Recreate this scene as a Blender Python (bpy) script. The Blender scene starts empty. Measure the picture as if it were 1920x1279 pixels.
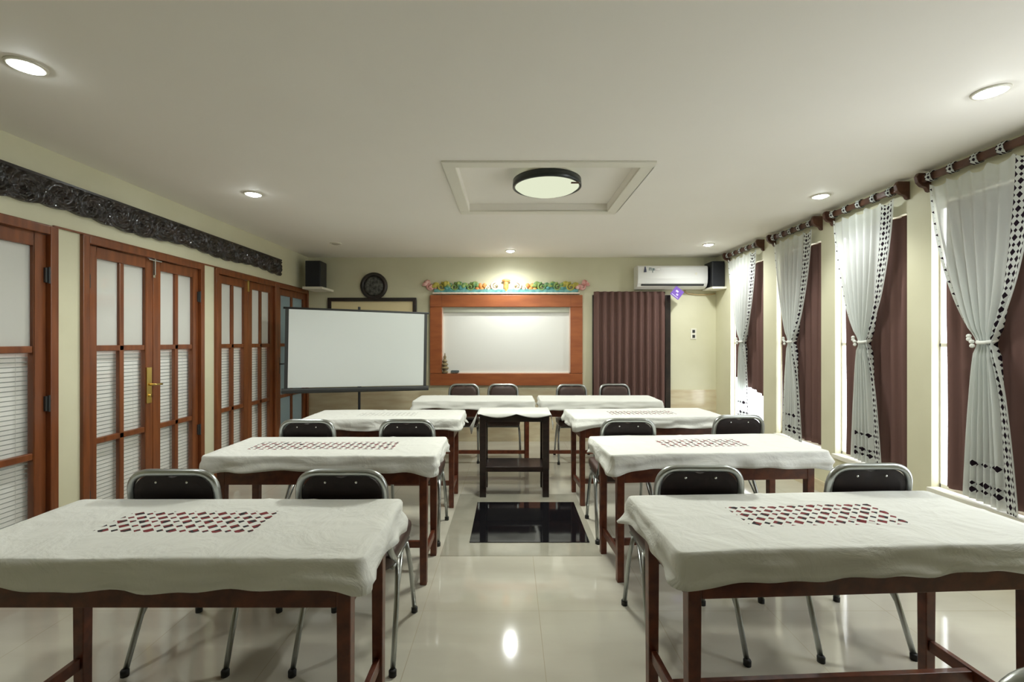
import bpy, bmesh, math, random
from mathutils import Vector, Matrix, noise
random.seed(7)
S = bpy.context.scene
COL = S.collection
PI = math.pi

# ------------------------------------------------------------------ camera, world, exposure, large lights
CAM_H = 1.40
cam = bpy.data.cameras.new('camera'); camo = bpy.data.objects.new('camera', cam); COL.objects.link(camo)
camo.location = (0, 0, CAM_H); camo.rotation_euler = (PI/2, 0, 0)
cam.sensor_width = 36; cam.lens = 16.0; cam.shift_x = 0.0021; cam.clip_start = 0.05
S.camera = camo
S.view_settings.view_transform = 'Standard'; S.view_settings.look = 'None'
S.view_settings.exposure = 1.82; S.view_settings.gamma = 1.0; S.view_settings.use_curve_mapping = False
try:
    S.cycles.use_denoising = True; S.cycles.denoiser = 'OPENIMAGEDENOISE'
    S.cycles.max_bounces = 10; S.cycles.diffuse_bounces = 6; S.cycles.transparent_max_bounces = 12
    S.cycles.sample_clamp_indirect = 6.0; S.cycles.caustics_reflective = False; S.cycles.caustics_refractive = False
except Exception: pass
W = bpy.data.worlds.new('world'); S.world = W; W.use_nodes = True
bg = W.node_tree.nodes['Background']; bg.inputs[0].default_value = (0.93, 0.97, 1.0, 1); bg.inputs[1].default_value = 1.9
DOWN_W = 11.0      # watts of each recessed downlight
LAMP_W = 48.0      # round ceiling lamp

# ------------------------------------------------------------------ room numbers (metres, camera over the origin, +y = depth)
XL, XR, YB, YF, ZC = -2.815, 2.88, 6.36, -6.5, 2.568

# ------------------------------------------------------------------ materials
def M(name, col, rough=0.6, metal=0.0, spec=0.5, coat=0.0):
    m = bpy.data.materials.new(name); m.use_nodes = True
    b = m.node_tree.nodes['Principled BSDF']
    b.inputs['Base Color'].default_value = (*col, 1); b.inputs['Roughness'].default_value = rough
    b.inputs['Metallic'].default_value = metal; b.inputs['Specular IOR Level'].default_value = spec
    b.inputs['Coat Weight'].default_value = coat
    return m
class NT:
    def __init__(s, m): s.t = m.node_tree; s.b = s.t.nodes.get('Principled BSDF')
    def n(s, typ, **kw):
        nd = s.t.nodes.new(typ)
        for k, v in kw.items():
            if k.startswith('i_'):
                key = k[2:]; key = int(key) if key.isdigit() else key.replace('_', ' ')
                nd.inputs[key].default_value = v
            else: setattr(nd, k, v)
        return nd
    def l(s, a, b): s.t.links.new(a, b)
    def math(s, op, a, b=None, c=None):
        nd = s.t.nodes.new('ShaderNodeMath'); nd.operation = op
        for i, v in enumerate((a, b, c)):
            if v is None: continue
            if isinstance(v, (int, float)): nd.inputs[i].default_value = v
            else: s.l(v, nd.inputs[i])
        return nd.outputs[0]
def noisy(name, c1, c2, scale=4, rough=0.6, stretch=(1,1,1), bump=0.0, detail=4, spec=0.5, coat=0.0, bscale=None):
    m = M(name, c1, rough, spec=spec, coat=coat); t = NT(m)
    tc = t.n('ShaderNodeTexCoord'); mp = t.n('ShaderNodeMapping'); mp.inputs['Scale'].default_value = stretch
    t.l(tc.outputs['Object'], mp.inputs[0])
    no = t.n('ShaderNodeTexNoise', i_Scale=scale, i_Detail=detail); t.l(mp.outputs[0], no.inputs['Vector'])
    cr = t.n('ShaderNodeValToRGB'); cr.color_ramp.elements[0].position = .35; cr.color_ramp.elements[1].position = .68
    cr.color_ramp.elements[0].color = (*c1, 1); cr.color_ramp.elements[1].color = (*c2, 1)
    t.l(no.outputs[0], cr.inputs[0]); t.l(cr.outputs[0], t.b.inputs['Base Color'])
    if bump:
        n2 = t.n('ShaderNodeTexNoise', i_Scale=bscale or scale*3, i_Detail=3); t.l(mp.outputs[0], n2.inputs['Vector'])
        bp = t.n('ShaderNodeBump', i_Strength=bump, i_Distance=0.01); t.l(n2.outputs[0], bp.inputs['Height']); t.l(bp.outputs[0], t.b.inputs['Normal'])
    return m
def emit(name, col, st):
    m = bpy.data.materials.new(name); m.use_nodes = True; t = m.node_tree; t.nodes.remove(t.nodes['Principled BSDF'])
    e = t.nodes.new('ShaderNodeEmission'); e.inputs[0].default_value = (*col, 1); e.inputs[1].default_value = st
    t.links.new(e.outputs[0], t.nodes['Material Output'].inputs[0]); return m
def mixsh(m, fac, sh1, sh2):
    t = m.node_tree; mx = t.nodes.new('ShaderNodeMixShader')
    if isinstance(fac, float): mx.inputs[0].default_value = fac
    else: t.links.new(fac, mx.inputs[0])
    t.links.new(sh1, mx.inputs[1]); t.links.new(sh2, mx.inputs[2]); return mx.outputs[0]

m_wall = noisy('cream_wall_paint', (.66,.64,.46), (.70,.68,.50), 2.5, .55, bump=.05, bscale=40)
m_ceil = noisy('ceiling_paint', (.88,.85,.785), (.90,.87,.805), 1.5, .7)
m_trimw = M('white_moulding', (.80,.78,.68), .5)
m_wood = noisy('red_brown_door_wood', (.15,.042,.013), (.235,.070,.020), 3.0, .32, (8,8,.8), bump=.03, coat=.15)
m_frame = noisy('orange_brown_board_wood', (.27,.070,.018), (.36,.105,.028), 3.0, .45, (1.2,3,6), bump=.02, coat=.0)
m_table = noisy('dark_red_table_wood', (.085,.020,.009), (.16,.042,.016), 4.0, .35, (6,6,6), bump=.02, coat=.15)
m_podium = noisy('near_black_wood', (.012,.007,.006), (.030,.016,.014), 4.0, .3, (3,3,8), coat=.2)
m_carved = noisy('black_brown_carved_wood', (.010,.008,.007), (.030,.018,.014), 9.0, .30, coat=.3)
m_rod = noisy('brown_curtain_rod_wood', (.075,.030,.018), (.13,.055,.03), 5.0, .4, (3,3,3))
m_chrome = M('chair_metal', (.42,.44,.43), .30, 1.0)
m_steel = M('bright_steel', (.7,.7,.68), .2, 1.0)
m_brass = M('brass', (.72,.52,.16), .28, 1.0)
m_rubber = M('black_rubber', (.012,.012,.012), .6)
m_vinyl = noisy('brown_vinyl', (.050,.026,.020), (.062,.032,.025), 30, .45, bump=.05)
m_vinylb = noisy('black_vinyl_back', (.011,.005,.005), (.016,.008,.007), 30, .5, bump=.03, spec=.3)
m_blackp = M('black_plastic', (.010,.011,.014), .45)
m_grille = noisy('speaker_grille', (.006,.007,.010), (.014,.015,.020), 160, .7)
m_white = M('white_plastic', (.80,.80,.78), .35)
m_board = M('whiteboard_surface', (.80,.80,.76), .3)
m_boarde = M('pale_pink_board_edge', (.80,.66,.56), .5)
m_screen = M('projection_screen_fabric', (.78,.83,.82), .85)
m_dark = M('dark_grey_plastic', (.035,.037,.037), .5)
m_blackglass = M('polished_black_granite', (.008,.008,.010), .06)
m_greytile = noisy('grey_beige_stone', (.33,.32,.26), (.40,.38,.31), 4, .09)
m_dado = noisy('beige_travertine_tile', (.60,.50,.33), (.72,.66,.48), 3.0, .16, (1,1,5), detail=7)
m_pink = noisy('pink_carving_paint', (.60,.22,.20), (.80,.55,.50), 25, .5)
m_green = noisy('green_carving_paint', (.06,.20,.10), (.35,.42,.08), 22, .5)
m_yellow = noisy('olive_yellow_carving_paint', (.32,.30,.04), (.60,.50,.10), 22, .5)
m_teal = noisy('teal_carving_paint', (.05,.24,.25), (.20,.45,.42), 20, .5)
m_pale = noisy('pale_cream_carving_paint', (.80,.62,.50), (.88,.82,.70), 20, .5)
m_orange = noisy('orange_carving_paint', (.70,.20,.06), (.75,.45,.12), 25, .5)
m_tan = M('tan_cable_cover', (.55,.42,.24), .5)
m_purple = M('purple_tag', (.16,.07,.42), .5)
m_lilac = M('lilac_tag_print', (.62,.56,.80), .5)
m_plaqf = noisy('engraved_grey_metal', (.03,.032,.03), (.16,.165,.15), 26, .35, bump=.6, bscale=45)
m_cream2 = M('yellow_cream_board', (.82,.70,.42), .6)
m_eraser = M('grey_eraser', (.10,.12,.12), .7)
m_bronze = noisy('olive_brown_figure', (.16,.11,.05), (.30,.24,.12), 30, .5)
m_ink = M('dark_blue_grey_print', (.05,.06,.12), .5)
m_ink2 = M('grey_green_print', (.22,.28,.29), .5)
m_bulb = emit('lit_bulb', (.93,1.0,1.0), 30)
m_lamp = emit('lit_lamp_glass', (.95,1.0,.74), .23)
m_off = M('unlit_fixture_glass', (.50,.47,.40), .3)

# floor: large polished cream tiles, 0.6 m
m_floor = M('polished_cream_tile', (.6,.56,.45), .075, spec=.62); t = NT(m_floor)
tc = t.n('ShaderNodeTexCoord'); sp = t.n('ShaderNodeSeparateXYZ'); t.l(tc.outputs['Object'], sp.inputs[0])
def joint(o, off):
    v = t.math('FRACT', t.math('MULTIPLY', t.math('ADD', o, off), 1/.6))
    return t.math('LESS_THAN', t.math('ABSOLUTE', t.math('SUBTRACT', v, .5)), .0032)
j = t.math('MAXIMUM', joint(sp.outputs[0], -.15+.3), joint(sp.outputs[1], -2.36+.3+1.2))
no = t.n('ShaderNodeTexNoise', i_Scale=1.6, i_Detail=5.0); mp = t.n('ShaderNodeMapping'); mp.inputs['Scale'].default_value = (.6, 2.2, 1)
t.l(tc.outputs['Object'], mp.inputs[0]); t.l(mp.outputs[0], no.inputs['Vector'])
cr = t.n('ShaderNodeValToRGB'); cr.color_ramp.elements[0].color = (.52,.49,.41,1); cr.color_ramp.elements[1].color = (.61,.59,.50,1)
cr.color_ramp.elements[0].position = .35; cr.color_ramp.elements[1].position = .65; t.l(no.outputs[0], cr.inputs[0])
mx = t.n('ShaderNodeMix', data_type='RGBA'); t.l(j, mx.inputs[0]); t.l(cr.outputs[0], mx.inputs[6]); mx.inputs[7].default_value = (.48,.43,.33,1)
t.l(mx.outputs[2], t.b.inputs['Base Color'])

# woven diamond pattern shared by the tablecloth patch and the curtain trim
def diamonds(t, u, v, cell):
    a = t.math('MULTIPLY', u, 1/cell); b = t.math('MULTIPLY', v, 1/cell)
    fa = t.math('ABSOLUTE', t.math('SUBTRACT', t.math('FRACT', a), .5)); fb = t.math('ABSOLUTE', t.math('SUBTRACT', t.math('FRACT', b), .5))
    d = t.math('ADD', fa, fb)
    par = t.math('MODULO', t.math('ABSOLUTE', t.math('ADD', t.math('FLOOR', a), t.math('FLOOR', b))), 2.0)
    thr = t.math('SUBTRACT', .50, t.math('MULTIPLY', par, .18))
    return t.math('LESS_THAN', d, thr)
def cloth_mat(name, ink, soft=1.0):
    m = M(name, (.80,.81,.77), .85); t = NT(m)
    uv = t.n('ShaderNodeUVMap'); uv.uv_map = 'metres'; un = t.n('ShaderNodeUVMap'); un.uv_map = 'patch'
    s1 = t.n('ShaderNodeSeparateXYZ'); t.l(uv.outputs[0], s1.inputs[0]); s2 = t.n('ShaderNodeSeparateXYZ'); t.l(un.outputs[0], s2.inputs[0])
    inside = t.math('LESS_THAN', t.math('MAXIMUM', t.math('ABSOLUTE', s2.outputs[0]), t.math('ABSOLUTE', s2.outputs[1])), 1.0)
    f = t.math('MULTIPLY', inside, diamonds(t, s1.outputs[0], s1.outputs[1], .0385))
    f = t.math('MULTIPLY', f, soft)
    no = t.n('ShaderNodeTexNoise', i_Scale=38.0, i_Detail=1.0); t.l(uv.outputs[0], no.inputs['Vector'])
    ic = t.n('ShaderNodeMix', data_type='RGBA'); ic.inputs[6].default_value = (*ink, 1); ic.inputs[7].default_value = (.012,.010,.012,1)
    g = t.math('GREATER_THAN', no.outputs[0], .52); t.l(g, ic.inputs[0])
    mx = t.n('ShaderNodeMix', data_type='RGBA'); t.l(f, mx.inputs[0]); mx.inputs[6].default_value = (.80,.81,.77,1); t.l(ic.outputs[2], mx.inputs[7])
    t.l(mx.outputs[2], t.b.inputs['Base Color'])
    n2 = t.n('ShaderNodeTexNoise', i_Scale=6.0, i_Detail=5.0, i_Distortion=.6); t.l(uv.outputs[0], n2.inputs['Vector'])
    bp = t.n('ShaderNodeBump', i_Strength=.9, i_Distance=.02); t.l(n2.outputs[0], bp.inputs['Height']); t.l(bp.outputs[0], t.b.inputs['Normal'])
    return m
m_cloth = cloth_mat('white_cloth_red_weave', (.20,.018,.022))
m_clothf = cloth_mat('white_cloth_faint_weave', (.40,.36,.33), .35)
m_clothp = noisy('plain_white_cloth', (.78,.79,.75), (.82,.83,.79), 6, .85, bump=.12, bscale=9)

# sheer curtain: u across 0..1, v height in metres from the floor
def sheer_mat():
    m = bpy.data.materials.new('sheer_white_curtain_with_dark_trim'); m.use_nodes = True; t = NT(m)
    uv = t.n('ShaderNodeUVMap'); uv.uv_map = 'metres'; s = t.n('ShaderNodeSeparateXYZ'); t.l(uv.outputs[0], s.inputs[0])
    u, v = s.outputs[0], s.outputs[1]          # u in 'flat cloth' metres 0..0.80
    band = lambda x, a, b: t.math('MULTIPLY', t.math('GREATER_THAN', x, a), t.math('LESS_THAN', x, b))
    trim = band(u, .66, .78); left = band(u, .0, .010)
    h1 = t.math('MULTIPLY', band(v, .48, .56), band(u, .12, .66)); h2 = t.math('MULTIPLY', band(v, .64, .68), band(u, .12, .66))
    reg = t.math('MAXIMUM', t.math('MAXIMUM', trim, left), t.math('MAXIMUM', h1, h2))
    f = t.math('MULTIPLY', reg, diamonds(t, u, v, .04))
    mx = t.n('ShaderNodeMix', data_type='RGBA'); t.l(f, mx.inputs[0]); mx.inputs[6].default_value = (.83,.86,.84,1); mx.inputs[7].default_value = (.03,.02,.03,1)
    df = t.n('ShaderNodeBsdfDiffuse'); tl = t.n('ShaderNodeBsdfTranslucent'); tr = t.n('ShaderNodeBsdfTransparent')
    t.l(mx.outputs[2], df.inputs[0]); t.l(mx.outputs[2], tl.inputs[0])
    a = mixsh(m, .42, df.outputs[0], tl.outputs[0])
    fac = t.math('MULTIPLY', t.math('SUBTRACT', 1.0, reg), .14)
    o = mixsh(m, fac, a, tr.outputs[0]); t.t.nodes.remove(t.b)
    t.l(o, t.t.nodes['Material Output'].inputs[0]); return m
m_sheer = sheer_mat()
def transl(name, col, fac, gloss=0.0, transp=0.0):
    m = bpy.data.materials.new(name); m.use_nodes = True; t = NT(m)
    df = t.n('ShaderNodeBsdfDiffuse'); tl = t.n('ShaderNodeBsdfTranslucent'); df.inputs[0].default_value = (*col, 1); tl.inputs[0].default_value = (*col, 1)
    o = mixsh(m, fac, df.outputs[0], tl.outputs[0])
    if transp:
        tr = t.n('ShaderNodeBsdfTransparent'); o = mixsh(m, transp, o, tr.outputs[0])
    if gloss:
        g = t.n('ShaderNodeBsdfGlossy'); g.inputs['Roughness'].default_value = .05; o = mixsh(m, gloss, o, g.outputs[0])
    t.t.nodes.remove(t.b); t.l(o, t.t.nodes['Material Output'].inputs[0]); return m
m_brown = transl('brown_pleated_curtain', (.17,.100,.088), .10)
m_slat = transl('white_blind_slat', (.90,.90,.86), .10)
m_gapshade = transl('grey_slat_gap_shade', (.30,.32,.29), .40)
m_frost = transl('frosted_upper_glass', (.62,.62,.58), .14, .06)
m_greyglass = transl('blue_grey_frosted_glass', (.26,.31,.31), .30, .08)
m_winglass = transl('clear_window_glass', (.9,.9,.9), .5, .04, .96)
m_doorglass = transl('clear_door_glass', (.9,.9,.9), .5, .05, .97)

# ------------------------------------------------------------------ mesh helpers
class MB:
    def __init__(s): s.v = []; s.f = []; s.uv = {}
    def add(s, vs, fs):
        n = len(s.v); s.v += [tuple(p) for p in vs]; s.f += [tuple(i+n for i in f) for f in fs]; return n
    def box(s, x0, x1, y0, y1, z0, z1, T=None):
        vs = [Vector(p) for p in ((x0,y0,z0),(x1,y0,z0),(x1,y1,z0),(x0,y1,z0),(x0,y0,z1),(x1,y0,z1),(x1,y1,z1),(x0,y1,z1))]
        if T: vs = [T @ p for p in vs]
        s.add(vs, [(0,3,2,1),(4,5,6,7),(0,1,5,4),(1,2,6,5),(2,3,7,6),(3,0,4,7)]); return s
    def tube(s, pts, r, n=10, closed=False, flat=1.0):
        pts = [Vector(p) for p in pts]; N = len(pts); rings = []
        up = None
        for i, p in enumerate(pts):
            if closed: d = pts[(i+1) % N] - pts[i-1]
            else: d = pts[min(i+1, N-1)] - pts[max(i-1, 0)]
            d.normalize()
            if up is None:
                up = Vector((0,0,1)) if abs(d.z) < .9 else Vector((0,1,0))
            a = d.cross(up); a.normalize(); b = a.cross(d); b.normalize(); up = b
            rr = r[i] if isinstance(r, (list, tuple)) else r
            rings.append([p + a*math.cos(2*PI*k/n)*rr + b*math.sin(2*PI*k/n)*rr*flat for k in range(n)])
        vs = [q for R in rings for q in R]; fs = []
        for i in range(N if closed else N-1):
            i2 = (i+1) % N
            for k in range(n):
                k2 = (k+1) % n; fs.append((i*n+k, i*n+k2, i2*n+k2, i2*n+k))
        if not closed: fs += [tuple(reversed(range(n))), tuple((N-1)*n+k for k in range(n))]
        s.add(vs, fs); return s
    def lathe(s, prof, n=40, T=None):      # prof: (r, z) list, around z
        vs = []; fs = []
        for r, z in prof:
            for k in range(n):
                p = Vector((r*math.cos(2*PI*k/n), r*math.sin(2*PI*k/n), z)); vs.append(T @ p if T else p)
        for i in range(len(prof)-1):
            for k in range(n):
                k2 = (k+1) % n; fs.append((i*n+k, i*n+k2, (i+1)*n+k2, (i+1)*n+k))
        fs += [tuple(reversed(range(n))), tuple((len(prof)-1)*n+k for k in range(n))]
        s.add(vs, fs); return s
    def prism(s, outline, y0, y1, T=None):  # outline in (x,z), extruded along y
        n = len(outline); vs = [Vector((x, y0, z)) for x, z in outline] + [Vector((x, y1, z)) for x, z in outline]
        if T: vs = [T @ p for p in vs]
        s.add(vs, [tuple(range(n)), tuple(reversed(range(n, 2*n)))] + [(k, k+n, (k+1) % n+n, (k+1) % n) for k in range(n)]); return s
    def ball(s, c, r, nu=12, nv=8):
        c = Vector(c); r = Vector(r if isinstance(r, (tuple, list)) else (r, r, r)); vs = []; fs = []
        for i in range(nv+1):
            a = PI*i/nv
            for k in range(nu):
                b = 2*PI*k/nu; vs.append(c + Vector((r.x*math.sin(a)*math.cos(b), r.y*math.sin(a)*math.sin(b), r.z*math.cos(a))))
        for i in range(nv):
            for k in range(nu):
                k2 = (k+1) % nu; fs.append((i*nu+k, (i+1)*nu+k, (i+1)*nu+k2, i*nu+k2))
        s.add(vs, fs); return s
    def build(s, name, mat, parent=None, smooth=False, bevel=0.0, loc=None, solid=0.0, sub=0):
        me = bpy.data.meshes.new(name); me.from_pydata(s.v, [], s.f); me.update()
        bm = bmesh.new(); bm.from_mesh(me); bmesh.ops.remove_doubles(bm, verts=bm.verts, dist=1e-6) if not s.uv else None
        bmesh.ops.recalc_face_normals(bm, faces=bm.faces); bm.to_mesh(me); bm.free()
        for uvn, vals in s.uv.items():
            L = me.uv_layers.new(name=uvn)
            for lp in me.loops: L.data[lp.index].uv = vals[lp.vertex_index]
        me.materials.append(mat)
        o = bpy.data.objects.new(name, me); COL.objects.link(o)
        if parent: o.parent = parent
        if loc: o.location = loc
        if smooth: me.polygons.foreach_set('use_smooth', [True]*len(me.polygons))
        if bevel:
            b = o.modifiers.new('bevel', 'BEVEL'); b.width = bevel; b.segments = 2; b.limit_method = 'ANGLE'; b.angle_limit = math.radians(40)
        if solid:
            b = o.modifiers.new('solid', 'SOLIDIFY'); b.thickness = solid; b.offset = 0
        if sub:
            b = o.modifiers.new('sub', 'SUBSURF'); b.levels = sub; b.render_levels = sub
        return o
def box(name, mat, b, parent=None, bevel=0.003):
    m = MB(); m.box(*b); return m.build(name, mat, parent, bevel=bevel)
def empty(name, loc, rz=0.0):
    o = bpy.data.objects.new(name, None); o.location = loc; o.rotation_euler = (0, 0, rz); o.empty_display_size = .1; COL.objects.link(o); return o
def tag(o, label, cat, group=None):
    o['label'] = label; o['category'] = cat
    if group: o['group'] = group
    return o
def struct(o): o['kind'] = 'structure'; return o
def copy_tree(o, parent=None):
    c = o.copy(); COL.objects.link(c)
    if parent: c.parent = parent
    for ch in list(o.children): copy_tree(ch, c)
    return c
def smoothpath(pts, r=0.05, n=6):     # round the corners of a polyline
    pts = [Vector(p) for p in pts]; out = [pts[0]]
    for i in range(1, len(pts)-1):
        a, b, c = pts[i-1], pts[i], pts[i+1]
        d1 = (a-b); d2 = (c-b); rr = min(r, d1.length*.49, d2.length*.49)
        p = b + d1.normalized()*rr; q = b + d2.normalized()*rr
        for k in range(n+1):
            tt = k/n; out.append(p*(1-tt)**2 + b*2*tt*(1-tt) + q*tt**2)
    out.append(pts[-1]); return out
def roundrect(hx, hz, r, n=6, cx=0, cz=0):
    o = []
    for (sx, sz, a0) in ((1,1,0),(-1,1,PI/2),(-1,-1,PI),(1,-1,3*PI/2)):
        for k in range(n+1):
            a = a0 + PI/2*k/n; o.append((cx+sx*(hx-r)+r*math.cos(a), cz+sz*(hz-r)+r*math.sin(a)))
    return o

# ------------------------------------------------------------------ setting: floor, ceiling, walls
struct(box('floor', m_floor, (XL-.2, XR+.2, YF-.2, YB+.2, -.12, 0), bevel=0))
# flush stone inlay in the aisle
struct(box('trim_1', m_greytile, (-.455, .60, 2.96, 4.16, -.01, .0012), bevel=0))
tag(box('granite_floor_slab', m_blackglass, (-.28, .553, 3.155, 3.94, .0014, .006), bevel=.001),
    'square polished black granite slab lying in the aisle before the lectern table', 'floor slab')
# ceiling with a rectangular recess
TX0, TX1, TY0, TY1, TD = -.36, .87, 3.03, 4.07, .06
m = MB()
for b in ((XL-.2, XR+.2, YF-.2, TY0, ZC, ZC+.25), (XL-.2, XR+.2, TY1, YB+.2, ZC, ZC+.25), (XL-.2, TX0, TY0, TY1, ZC, ZC+.25), (TX1, XR+.2, TY0, TY1, ZC, ZC+.25), (TX0, TX1, TY0, TY1, ZC+TD, ZC+.25)): m.box(*b)
struct(m.build('ceiling', m_ceil))
m = MB()
for (x0, x1, y0, y1) in ((TX0-.085, TX1+.085, TY0-.085, TY0), (TX0-.085, TX1+.085, TY1, TY1+.085), (TX0-.085, TX0, TY0, TY1), (TX1, TX1+.085, TY0, TY1)): m.box(x0, x1, y0, y1, ZC-.014, ZC+.001)
struct(m.build('trim_2', m_trimw, bevel=.005))
struct(box('wall_back', m_wall, (XL-.2, XR+.2, YB, YB+.2, 0, ZC), bevel=0))
struct(box('wall_front', m_wall, (XL-.2, XR+.2, YF-.2, YF, 0, ZC), bevel=0))
# left wall: openings for the doors
ZD = 2.10
DO = [(-2.0, .55), (1.60, 2.82), (2.98, 4.17), (4.33, 5.47), (5.47, 6.33)]
m = MB(); m.box(XL-.16, XL, YF, YB, ZD, ZC)
for a, b in ((YF, 1.60), (2.82, 2.98), (4.17, 4.33), (6.33, YB)): m.box(XL-.16, XL, a, b, 0, ZD)
struct(m.build('wall_left', m_wall))
# right wall: four tall windows between piers
WIN = [(5.17, 5.94), (4.21, 4.92), (3.30, 4.03), (2.38, 3.11)]
ZS, ZT = .40, 2.33
ADDED_WIN = [(1.46, 2.19)]     # unseen uncurtained window beside the camera, added so daylight reaches the front tables
m = MB(); m.box(XR, XR+.085, YF, YB, ZT, ZC); m.box(XR, XR+.085, YF, YB, 0, ZS)
prev = YB
for a, b in WIN: m.box(XR, XR+.085, b, prev, ZS, ZT); prev = a
for a, b in ADDED_WIN: m.box(XR, XR+.085, b, prev, ZS, ZT); prev = a
m.box(XR, XR+.085, YF, prev, ZS, ZT)
struct(m.build('wall_right', m_wall))
# tile dado and skirting
struct(box('trim_4', m_dado, (XL, 1.10, YB-.014, YB, .0, .72), bevel=.002))
struct(box('trim_5', m_dado, (2.24, XR, YB-.014, YB, .0, .72), bevel=.002))
struct(box('baseboard_right', m_dado, (XR-.012, XR, YF, YB-.014, 0, .11), bevel=.002))
m = MB()
for a, b in ((2.82, 2.98), (4.17, 4.33)): m.box(XL, XL+.012, a, b, 0, .11)
struct(m.build('baseboard_left', m_dado, bevel=.002))
struct(box('trim_6', m_wood, (XL, XL+.012, 2.80, 6.33, ZD, ZD+.012), bevel=.001))
for i, (a, b) in enumerate(WIN+ADDED_WIN):
    struct(box('trim_%d' % (7+i), m_trimw, (XR-.035, XR+.05, a+.001, b-.001, ZS-.03, ZS+.006), bevel=.003))
    w = MB(); w.box(XR+.055, XR+.075, a, b, ZS, ZS+.03); w.box(XR+.055, XR+.075, a, b, ZT-.03, ZT)
    w.box(XR+.055, XR+.075, a, a+.012, ZS, ZT); w.box(XR+.055, XR+.075, b-.012, b, ZS, ZT); w.box(XR+.055, XR+.075, a, b, 1.36, 1.385)
    wo = struct(w.build('window_%d' % (i+1), m_trimw, bevel=.002))
    box('glass', m_winglass, (XR+.063, XR+.067, a+.012, b-.012, ZS+.03, ZT-.03), wo, bevel=0)

# ------------------------------------------------------------------ doors on the left wall
def leaf(parent, y0, y1, dark=False, side='right', nx=2):
    x0, x1 = XL-.045, XL-.005; st = .072; mt = .038
    m = MB(); m.box(x0, x1, y0, y0+st, .008, ZD-.055); m.box(x0, x1, y1-st, y1, .008, ZD-.055)
    m.box(x0, x1, y0+st, y1-st, .008, .15); m.box(x0, x1, y0+st, y1-st, 1.965, ZD-.055)
    cols = []; w = (y1-y0-2*st-mt)/2
    for z in (.695, 1.33): m.box(x0+.006, x1-.004, y0+st, y1-st, z, z+.04)
    m.box(x0+.006, x1-.004, y0+st+w, y0+st+w+mt, .15, 1.965)
    lf = m.build('leaf', m_wood, parent, bevel=.004)
    xm = (x0+x1)/2-.006
    if dark:
        g = box('frosted_pane', m_greyglass, (xm-.003, xm+.003, y0+st, y1-st, .15, 1.965), lf, bevel=0); g['label'] = 'blue grey frosted pane'
    else:
        box('upper_pane', m_frost, (xm-.003, xm+.003, y0+st, y1-st, 1.34, 1.965), lf, bevel=0)
        box('lower_pane', m_doorglass, (xm-.002, xm+.002, y0+st, y1-st, .15, 1.35), lf, bevel=0)
        b = MB(); z = .16; a = math.radians(-80)
        while z < 1.345:
            T = Matrix.Translation((x0-.016, 0, z)) @ Matrix.Rotation(-a, 4, 'Y')
            b.box(-.0110, .0110, y0+.012, y1-.012, -.0006, .0006, T); z += .0275
        for yy in (y0+st+.05, y1-st-.05): b.box(x0-.0145, x0-.0135, yy-.001, yy+.001, .15, 1.36)
        box('gap_shade_sheet', m_gapshade, (x0-.0215, x0-.0205, y0+.014, y1-.014, .14, 1.36), lf, bevel=0)  # added grey sheet: colours the slat gaps as shade and blocks the sky
        bo = b.build('slat_blind', m_slat, lf); bo['label'] = 'white horizontal slats behind the lower panes'
    return lf
def hinge(parent, y, z):
    m = MB(); m.tube([(XL+.012, y, z-.05), (XL+.012, y, z+.05)], .007); m.box(XL-.006, XL+.008, y-.018, y+.018, z-.045, z+.045)
    h = m.build('hinge', m_dark, parent); return h
def doorframe(n, y0, y1, w=.05):
    m = MB(); xa, xb = XL-.11, XL+.022
    m.box(xa, xb, y0, y0+w, 0, ZD); m.box(xa, xb, y1-w, y1, 0, ZD); m.box(xa, xb, y0+w, y1-w, ZD-.052, ZD)
    return struct(m.build('door_%d' % n, m_wood, bevel=.005))
d1 = doorframe(1, 1.60, 2.82); leaf(d1, 1.652, 2.208); leaf(d1, 2.212, 2.768); hinge(d1, 2.77, 1.80); hinge(d1, 2.77, 1.02); hinge(d1, 2.77, .3)
d2 = doorframe(2, 2.98, 4.17); lf = leaf(d2, 3.032, 3.594); leaf(d2, 3.598, 4.118)
hinge(d2, 3.03, 1.80); hinge(d2, 3.03, .35); hinge(d2, 4.12, 1.80); hinge(d2, 4.12, .6)
pl = MB(); pl.box(XL-.006, XL+.004, 3.528, 3.576, .915, 1.195); hp = pl.build('handle_plate', m_brass, lf, bevel=.003); hp['label'] = 'brass handle plate'
kn = MB(); kn.tube([(XL+.003, 3.556, 1.06), (XL+.045, 3.556, 1.06)], .009); kn.tube(smoothpath([(XL+.042, 3.550, 1.06), (XL+.046, 3.585, 1.06), (XL+.046, 3.625, 1.058)], .02), .0075); kn.tube([(XL+.003, 3.552, .975), (XL+.014, 3.552, .975)], .012, 14)
kn.build('lever', m_brass, lf, smooth=True)
bl = MB(); bl.box(XL-.006, XL+.006, 3.585, 3.607, 1.90, 2.06); bl.tube([(XL+.012, 3.596, 1.92), (XL+.012, 3.596, 2.075)], .006); bl.tube([(XL+.014, 3.53, 2.035), (XL+.014, 3.66, 2.035)], .005)
bo = bl.build('door_bolt', m_steel, d2); bo['label'] = 'steel top bolt'
d3 = doorframe(3, 4.33, 5.47, .045); leaf(d3, 4.377, 4.898); leaf(d3, 4.902, 5.423)
bl = MB(); bl.box(XL-.006, XL+.008, 4.885, 4.912, 1.93, 2.085); bo = bl.build('door_bolt', m_brass, d3, bevel=.002); bo['label'] = 'brass top bolt'
d4 = doorframe(4, 5.471, 6.33, .045); lf = leaf(d4, 5.52, 6.283, dark=True)
kn = MB(); kn.box(XL-.006, XL+.006, 5.53, 5.56, 1.0, 1.2); kn.tube(smoothpath([(XL+.003, 5.545, 1.12), (XL+.05, 5.545, 1.12), (XL+.05, 5.66, 1.12)], .02), .009)
kn.build('lever', m_dark, lf)

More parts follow.
